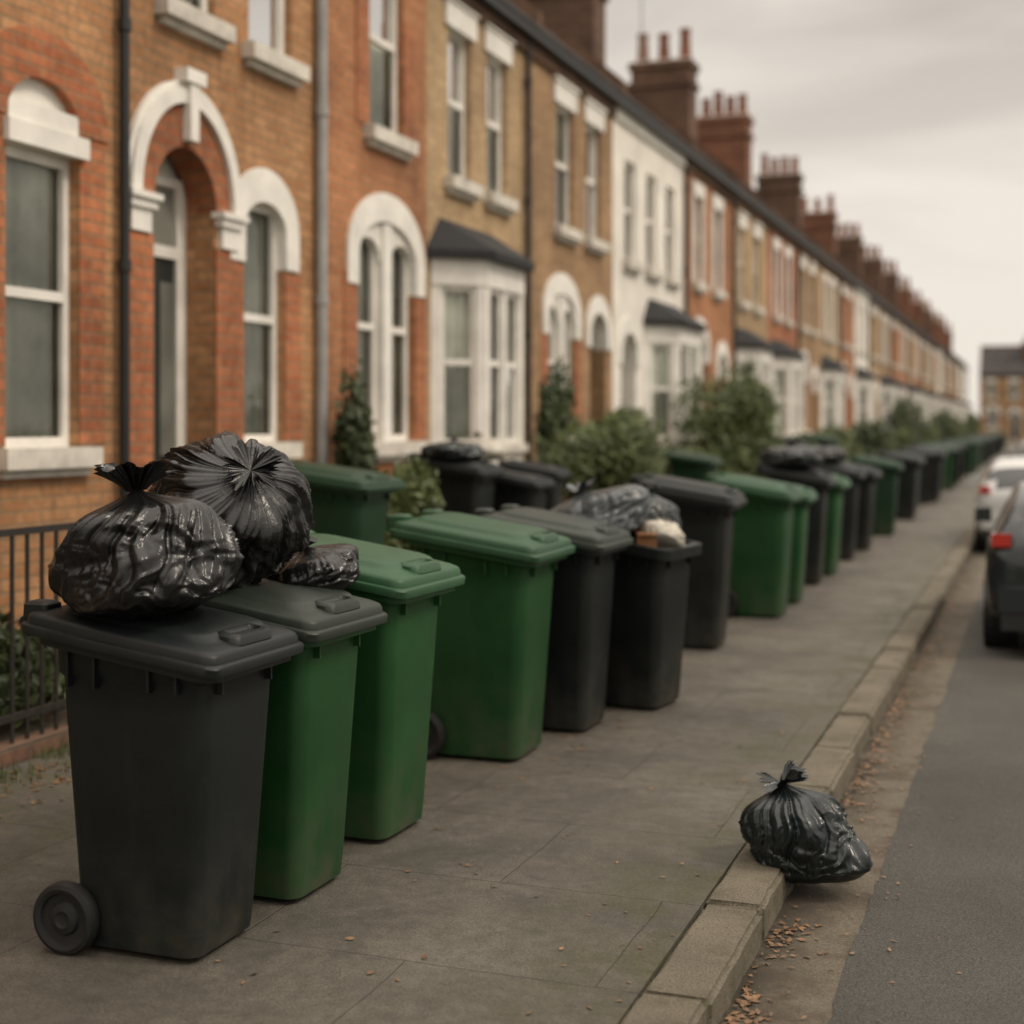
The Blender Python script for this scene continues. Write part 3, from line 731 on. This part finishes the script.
# ------------------------------------------------------------------ rubbish bags
def ss(a, b, x):
    x = max(0, min(1, (x-a)/(b-a))); return x*x*(3-2*x)
def bag(loc, R, seed, mat='bag_black', tilt=(0, 0), knot=1.0, floor=None, rz=0, name='rubbish_bag', NA=320, NR=160, fold=1.0, lean=(0,0), tail=None, nh=.22):
    V = []; F = []; so = seed*13.7
    rot = Matrix.Rotation(radians(rz), 3, 'Z') @ Matrix.Rotation(radians(tilt[0]), 3, 'X') @ Matrix.Rotation(radians(tilt[1]), 3, 'Y')
    NB = int(NR*.84); Rm = (R[0]+R[1])/2
    ridge = lambda p: 1-2.2*abs(noise.noise(p))
    for j in range(NR+1):
        if j <= NB:
            t = j/NB; phi = pi*(1-t); base_r = max(sin(phi), 0)**.72; z = cos(phi)
            if z < -.5: z = -.5-(abs(z)-.5)*.5
            tn = ss(.80, 1.0, t); base_r = base_r*(1-tn)+.072*knot*tn; z = z+tn*.13
            flare = 0; topw = ss(.12, .90, t)
        else:
            q = (j-NB)/(NR-NB); flare = q; base_r = knot*(.072+.20*q**1.5); z = 1.13; topw = 1.0
        for i in range(NA):
            a = 2*pi*i/NA; ca, sa = cos(a), sin(a)
            tw = a+.30*(1-z)+.20*noise.noise(Vector((z*1.3, so, 1)))+.16*noise.noise(Vector((ca*2, sa*2, z*1.6+so)))
            k = 2.3; ct, st_ = cos(tw), sin(tw)
            pl = ridge(Vector((ct*k, st_*k, z*.2+so)))
            pl2 = ridge(Vector((ct*k*2.4, st_*k*2.4, z*.35+so+9)))
            pl3 = ridge(Vector((ct*k*5.0, st_*k*5.0, z*.5+so+5)))
            d3 = Vector((ca*base_r, sa*base_r, z))
            lump = noise.noise(d3*1.2+Vector((so, 3, 0)))
            wv = d3+Vector((noise.noise(d3*2+Vector((so,0,5))), noise.noise(d3*2+Vector((0,so,7))), noise.noise(d3*2+Vector((4,0,so)))))*.7
            cr = ridge(wv*1.6+Vector((so, 0, 0))); cr2 = ridge(wv*3.6+Vector((0, so, 2)))
            if flare:
                r = base_r*(1+.45*(pl-.2)+.55*(pl2-.2)+.4*(pl3-.2)); zo = flare*knot*(nh+.32*noise.noise(Vector((cos(a)*1.3, sin(a)*1.3, so+4))))*Rm
                r += flare*flare*.05*noise.noise(Vector((cos(a)*3, sin(a)*3, so+8)))
                zz = z
            else:
                low = 1-topw
                r = base_r*(1+.20*lump+fold*(topw*(.10*(pl-.3)+.115*(pl2-.3)+.070*(pl3-.3))+(.03+.05*low)*(cr-.4)+(.012+.022*low)*(cr2-.4)))
                zz = z+.06*(cr-.4)*low+.06*lump*(1-ss(.85, 1, t)); zo = 0
            p = Vector((ca*r*R[0], sa*r*R[1], zz*R[2]+zo))
            if tail and not flare and z < 0:
                da = math.atan2(sin(a-tail[0]), cos(a-tail[0]))
                p += Vector((cos(tail[0]), sin(tail[0]), -.45))*tail[1]*math.exp(-(da/.55)**2)*ss(0, -.5, z)*ss(.1, .8, base_r)
            p.x += lean[0]*max(0, z)*R[0]; p.y += lean[1]*max(0, z)*R[1]
            p = rot @ p + Vector(loc)
            if floor:
                fz = floor(p.x, p.y)
                if p.z < fz+.004: p.z = fz+.004+.004*noise.noise(p*30)
            V.append(p)
    for j in range(NR):
        for i in range(NA):
            q = (i+1) % NA; F.append((j*NA+i, j*NA+q, (j+1)*NA+q, (j+1)*NA+i))
    V.append(sum((V[NR*NA+i] for i in range(NA)), Vector())/NA - (rot @ Vector((0,0,.12*Rm*knot)))); c = len(V)-1
    for i in range(NA): F.append((NR*NA+i, NR*NA+(i+1) % NA, c))
    return mkobj(name, V, F, M[mat], smooth=True, sharp=85, recalc=True)

lidf = lambda cx, h=1.175: (lambda x, y: h-SL*1.05*max(-.36, min(.36, x-cx)))
bag((-2.985, 4.30, 1.345), (.285, .28, .24), 1, floor=lidf(-2.95), rz=0, tilt=(2, -8), knot=1.0, nh=.30)
bag((-3.05, 4.95, 1.50), (.31, .30, .25), 2, floor=lidf(-2.92), rz=0, tilt=(40, 40), knot=.85)
bag((-2.86, 5.30, 1.22), (.20, .20, .11), 3, floor=lidf(-2.94), rz=10, tilt=(10, -10), knot=.5, NA=150, NR=90)
def kf(x, y): return 0.006 if x < -1.0 else (-.118 if x > -.965 else 0.006-.124*(x+1.0)/.035)
bag((-.955, 6.10, .085), (.215, .20, .215), 4, 'bag_slate', floor=kf, rz=0, tilt=(0, -12), knot=1.1, fold=1.15, lean=(-.12, 0), tail=(-.3, .07), nh=.14)
bag((-2.77, 8.98, 1.20), (.36, .30, .20), 5, 'bag_grey', rz=0, tilt=(8, -18), NA=160, NR=90, knot=.7)
bag((-2.54, 9.38, 1.18), (.26, .24, .20), 6, 'bag_slate', rz=10, tilt=(-8, 10), NA=140, NR=80, knot=.7)
bag((-2.33, 9.08, 1.11), (.13, .15, .09), 7, 'bag_white', rz=120, tilt=(20, 30), NA=120, NR=70, knot=.8)
bag((-2.36, 9.31, 1.11), (.10, .12, .09), 8, 'bag_white', rz=10, tilt=(-20, 10), NA=100, NR=60, knot=.8)
g = Group('cardboard_carton', (-2.45, 9.2, 1.0))
FB = frame(-2.47, 8.97, .8, .35); g.fbox('carton', 'card', FB, 0, .13, -.05, .05, 1.0, 1.15); g.fbox('flap', 'card', FB, .0, .13, .052, .10, 1.14, 1.146); g.done()
bag((-2.72, 16.75, 1.46), (.36, .34, .15), 9, 'bag_slate', rz=60, NA=110, NR=60, knot=.5)
bag((-3.3, 11.0, .24), (.3, .3, .24), 11, 'bag_black', floor=lambda x, y: .0, NA=110, NR=60)
bag((-2.8, 20.0, 1.42), (.3, .3, .14), 12, 'bag_black', NA=90, NR=50, knot=.5)
bag((-4.95, 12.4, 1.60), (.28, .35, .12), 13, 'bag_white', NA=110, NR=60, knot=.5)
bag((-5.0, 11.95, 1.60), (.25, .3, .10), 14, 'bag_slate', NA=110, NR=60, knot=.5)

# ------------------------------------------------------------------ cars
def paint(name, c):
    t = NT(name); t.col(c); t.rough(.32); t.b.inputs['Coat Weight'].default_value = .8; t.b.inputs['Coat Roughness'].default_value = .06
    t.b.inputs['Metallic'].default_value = .25; t.bump(t.noise(300, 2), .03, .001); return t.m
M['car_dark'] = paint('car_paint_dark', (.010, .016, .019)); M['car_white'] = paint('car_paint_white', (.55, .55, .53))
t = NT('car_glass'); t.col((.012, .016, .018)); t.rough(.05); t.b.inputs['Specular IOR Level'].default_value = .9; M['car_glass'] = t.m
t = NT('tail_light'); t.col((.42, .02, .012)); t.rough(.15); t.b.inputs['Coat Weight'].default_value = 1; M['tail'] = t.m
M['plate'] = basic('number_plate', (.62, .50, .10), .5); M['trim'] = basic('black_trim', (.015, .015, .015), .5); M['alloy'] = basic('alloy', (.35, .35, .35), .35, 5, .1, 0, 0, 0, .7)
def car(X, Y, pm, rim='alloy'):
    g = Group('parked_car', (X+.89, Y+2, -.12)); W = .89; cx = X+W; z0 = -.12
    S = [(0.0, .42, .74, .86, .72, .62), (.05, .30, .92, 1.00, .83, .70), (.14, .26, .96, 1.16, .87, .66), (.30, .24, .98, 1.34, .88, .64), (.55, .24, .98, 1.43, .885, .635), (1.3, .22, .965, 1.475, .89, .64),
         (2.0, .22, .955, 1.46, .89, .64), (2.5, .22, .95, 1.38, .89, .64), (2.85, .23, .94, 1.20, .89, .66), (3.15, .24, .92, 1.00, .885, .70), (3.6, .25, .86, .92, .87, .70), (3.95, .27, .76, .82, .82, .64), (4.12, .34, .62, .68, .70, .55)]
    V = []; F = []; fm = []
    def sec(s):
        y, zb, zl, zt, wl, wt = s
        h = [(wl*.90, zb), (wl*.985, zb+.14), (wl*1.0, (zb+zl)/2+.05), (wl*.985, zl-.02), (wl*.965, zl+.01), (wt+.03, zt-.07), (wt*.90, zt-.012), (wt*.5, zt+.012)]
        pts = [(a, b) for a, b in h]+[(-a, b) for a, b in reversed(h)]
        return [(cx+a, Y+y, b+z0) for a, b in pts]
    n = 16
    for s in S: V += sec(s)
    for k in range(len(S)-1):
        for i in range(n):
            q = (i+1) % n; F.append((k*n+i, k*n+q, (k+1)*n+q, (k+1)*n+i))
            m = 0
            if i in (4, 10) and 3 <= k <= 7: m = 1
            if k in (7, 8) and i in (5, 6, 7, 8, 9): m = 1
            if k == 2 and i in (5, 6, 7, 8, 9): m = 1
            if k == 1 and i in (6, 7, 8): m = 1
            if i == 15: m = 2
            fm.append(m)
    F.append(tuple(range(n))); fm.append(0); F.append(tuple((len(S)-1)*n+i for i in range(n))); fm.append(0)
    o = mkobj('body', V, F, [M[pm], M['car_glass'], M['trim']], fm, smooth=True, sharp=50, parent=g.e)
    md = o.modifiers.new('sub', 'SUBSURF'); md.levels = 2; md.render_levels = 2
    for yy in (.78, 3.35):
        for sg in (-1, 1):
            xo = cx+sg*.895; xi = cx+sg*.70
            g.cyl('wheel_arch', 'trim', (cx+sg*.60, Y+yy, z0+.33), (cx+sg*.893, Y+yy, z0+.33), .36, n=28)
            g.cyl('tyre', 'rubber', (xi, Y+yy, z0+.31), (xo+sg*.006, Y+yy, z0+.31), .31, n=28)
            g.cyl('rim', rim, (xo, Y+yy, z0+.31), (xo+sg*.014, Y+yy, z0+.31), .20, n=20)
            g.cyl('rim', 'trim', (xo, Y+yy, z0+.31), (xo+sg*.02, Y+yy, z0+.31), .05, n=12)
    for sg in (-1, 1):
        a = cx+sg*.66; b = cx+sg*.815
        g.box('tail_light', 'tail', min(a, b), max(a, b), Y+.004, Y+.16, z0+.94, z0+1.05)
        g.box('headlight', 'alloy', min(cx+sg*.5, cx+sg*.76), max(cx+sg*.5, cx+sg*.76), Y+3.9, Y+4.08, z0+.60, z0+.72)
        g.box('mirror', pm, min(cx+sg*.9, cx+sg*1.06), max(cx+sg*.9, cx+sg*1.06), Y+2.72, Y+2.84, z0+.98, z0+1.12)
    g.box('number_plate', 'plate', cx-.26, cx+.26, Y-.025, Y-.002, z0+.62, z0+.73)
    g.box('bumper', pm, cx-.76, cx+.76, Y-.06, Y+.12, z0+.40, z0+.60)
    g.box('bumper_lower', 'trim', cx-.74, cx+.74, Y-.04, Y+.2, z0+.24, z0+.398)
    g.done()
car(-.46, 12.7, 'car_dark'); car(-.94, 22.6, 'car_white'); car(-.8, 44, 'car_dark'); car(-.8, 54, 'car_white')

# ------------------------------------------------------------------ light / world
SE, SA = radians(48), radians(82)
w = bpy.data.worlds.new("World"); scene.world = w; w.use_nodes = True
nt = w.node_tree; N = nt.nodes; L = nt.links; N.clear()
out = N.new('ShaderNodeOutputWorld'); sky = N.new('ShaderNodeTexSky'); sky.sky_type = 'NISHITA'; sky.sun_disc = False
sky.sun_elevation = SE; sky.sun_rotation = SA; sky.dust_density = 3; sky.air_density = 1.5
bg1 = N.new('ShaderNodeBackground'); bg1.inputs[1].default_value = .10; L.new(sky.outputs[0], bg1.inputs[0])
tc = N.new('ShaderNodeTexCoord'); mp = N.new('ShaderNodeMapping'); mp.inputs['Scale'].default_value = (1, 1, 3.2); L.new(tc.outputs['Generated'], mp.inputs[0])
nz = N.new('ShaderNodeTexNoise'); nz.inputs['Scale'].default_value = 2.4; nz.inputs['Detail'].default_value = 6; nz.inputs['Roughness'].default_value = .52; nz.inputs['Distortion'].default_value = .4
L.new(mp.outputs[0], nz.inputs['Vector'])
sp = N.new('ShaderNodeSeparateXYZ'); L.new(tc.outputs['Generated'], sp.inputs[0])
def MR(src, a, b, c, d, clamp=True):
    m = N.new('ShaderNodeMapRange'); L.new(src, m.inputs[0]); m.clamp = clamp
    for i, x in enumerate((a, b, c, d)): m.inputs[i+1].default_value = x
    return m.outputs[0]
ad = N.new('ShaderNodeMath'); ad.operation = 'ADD'; ad.use_clamp = True
L.new(MR(sp.outputs[2], .12, .36, 0, .80), ad.inputs[0]); L.new(MR(nz.outputs[0], .38, .62, -.30, .42), ad.inputs[1])
mc = N.new('ShaderNodeMix'); mc.data_type = 'RGBA'; mc.inputs[6].default_value = (.90, .825, .735, 1); mc.inputs[7].default_value = (.56, .505, .445, 1); L.new(ad.outputs[0], mc.inputs[0])
bg2 = N.new('ShaderNodeBackground'); L.new(mc.outputs[2], bg2.inputs[0])
L.new(MR(sp.outputs[2], .32, .90, 1.0, 3.7), bg2.inputs[1])   # overcast sky: brighter towards the zenith
ms = N.new('ShaderNodeMixShader'); ms.inputs[0].default_value = .96; L.new(bg1.outputs[0], ms.inputs[1]); L.new(bg2.outputs[0], ms.inputs[2]); L.new(ms.outputs[0], out.inputs[0])
sd = bpy.data.lights.new('sun', 'SUN'); sd.energy = 1.5; sd.angle = radians(11); sd.color = (1, .89, .74)
so = bpy.data.objects.new('sun', sd); COL.objects.link(so)
dirv = Vector((cos(SE)*sin(SA), cos(SE)*cos(SA), sin(SE)))
so.rotation_euler = dirv.to_track_quat('Z', 'Y').to_euler(); so.location = dirv*30

cd = bpy.data.cameras.new('camera'); cam = bpy.data.objects.new('camera', cd); COL.objects.link(cam)
cam.location = (0, 0, 1.85); cam.rotation_euler = (radians(90), 0, radians(20.37))
cd.lens = 50; cd.sensor_width = 36; cd.shift_y = -87/1024; cd.clip_end = 2000; cd.clip_start = .05
cd.dof.use_dof = True; cd.dof.focus_distance = 5.4; cd.dof.aperture_fstop = 1.15
scene.camera = cam
scene.view_settings.view_transform = 'Standard'; scene.view_settings.look = 'None'; scene.view_settings.exposure = 0
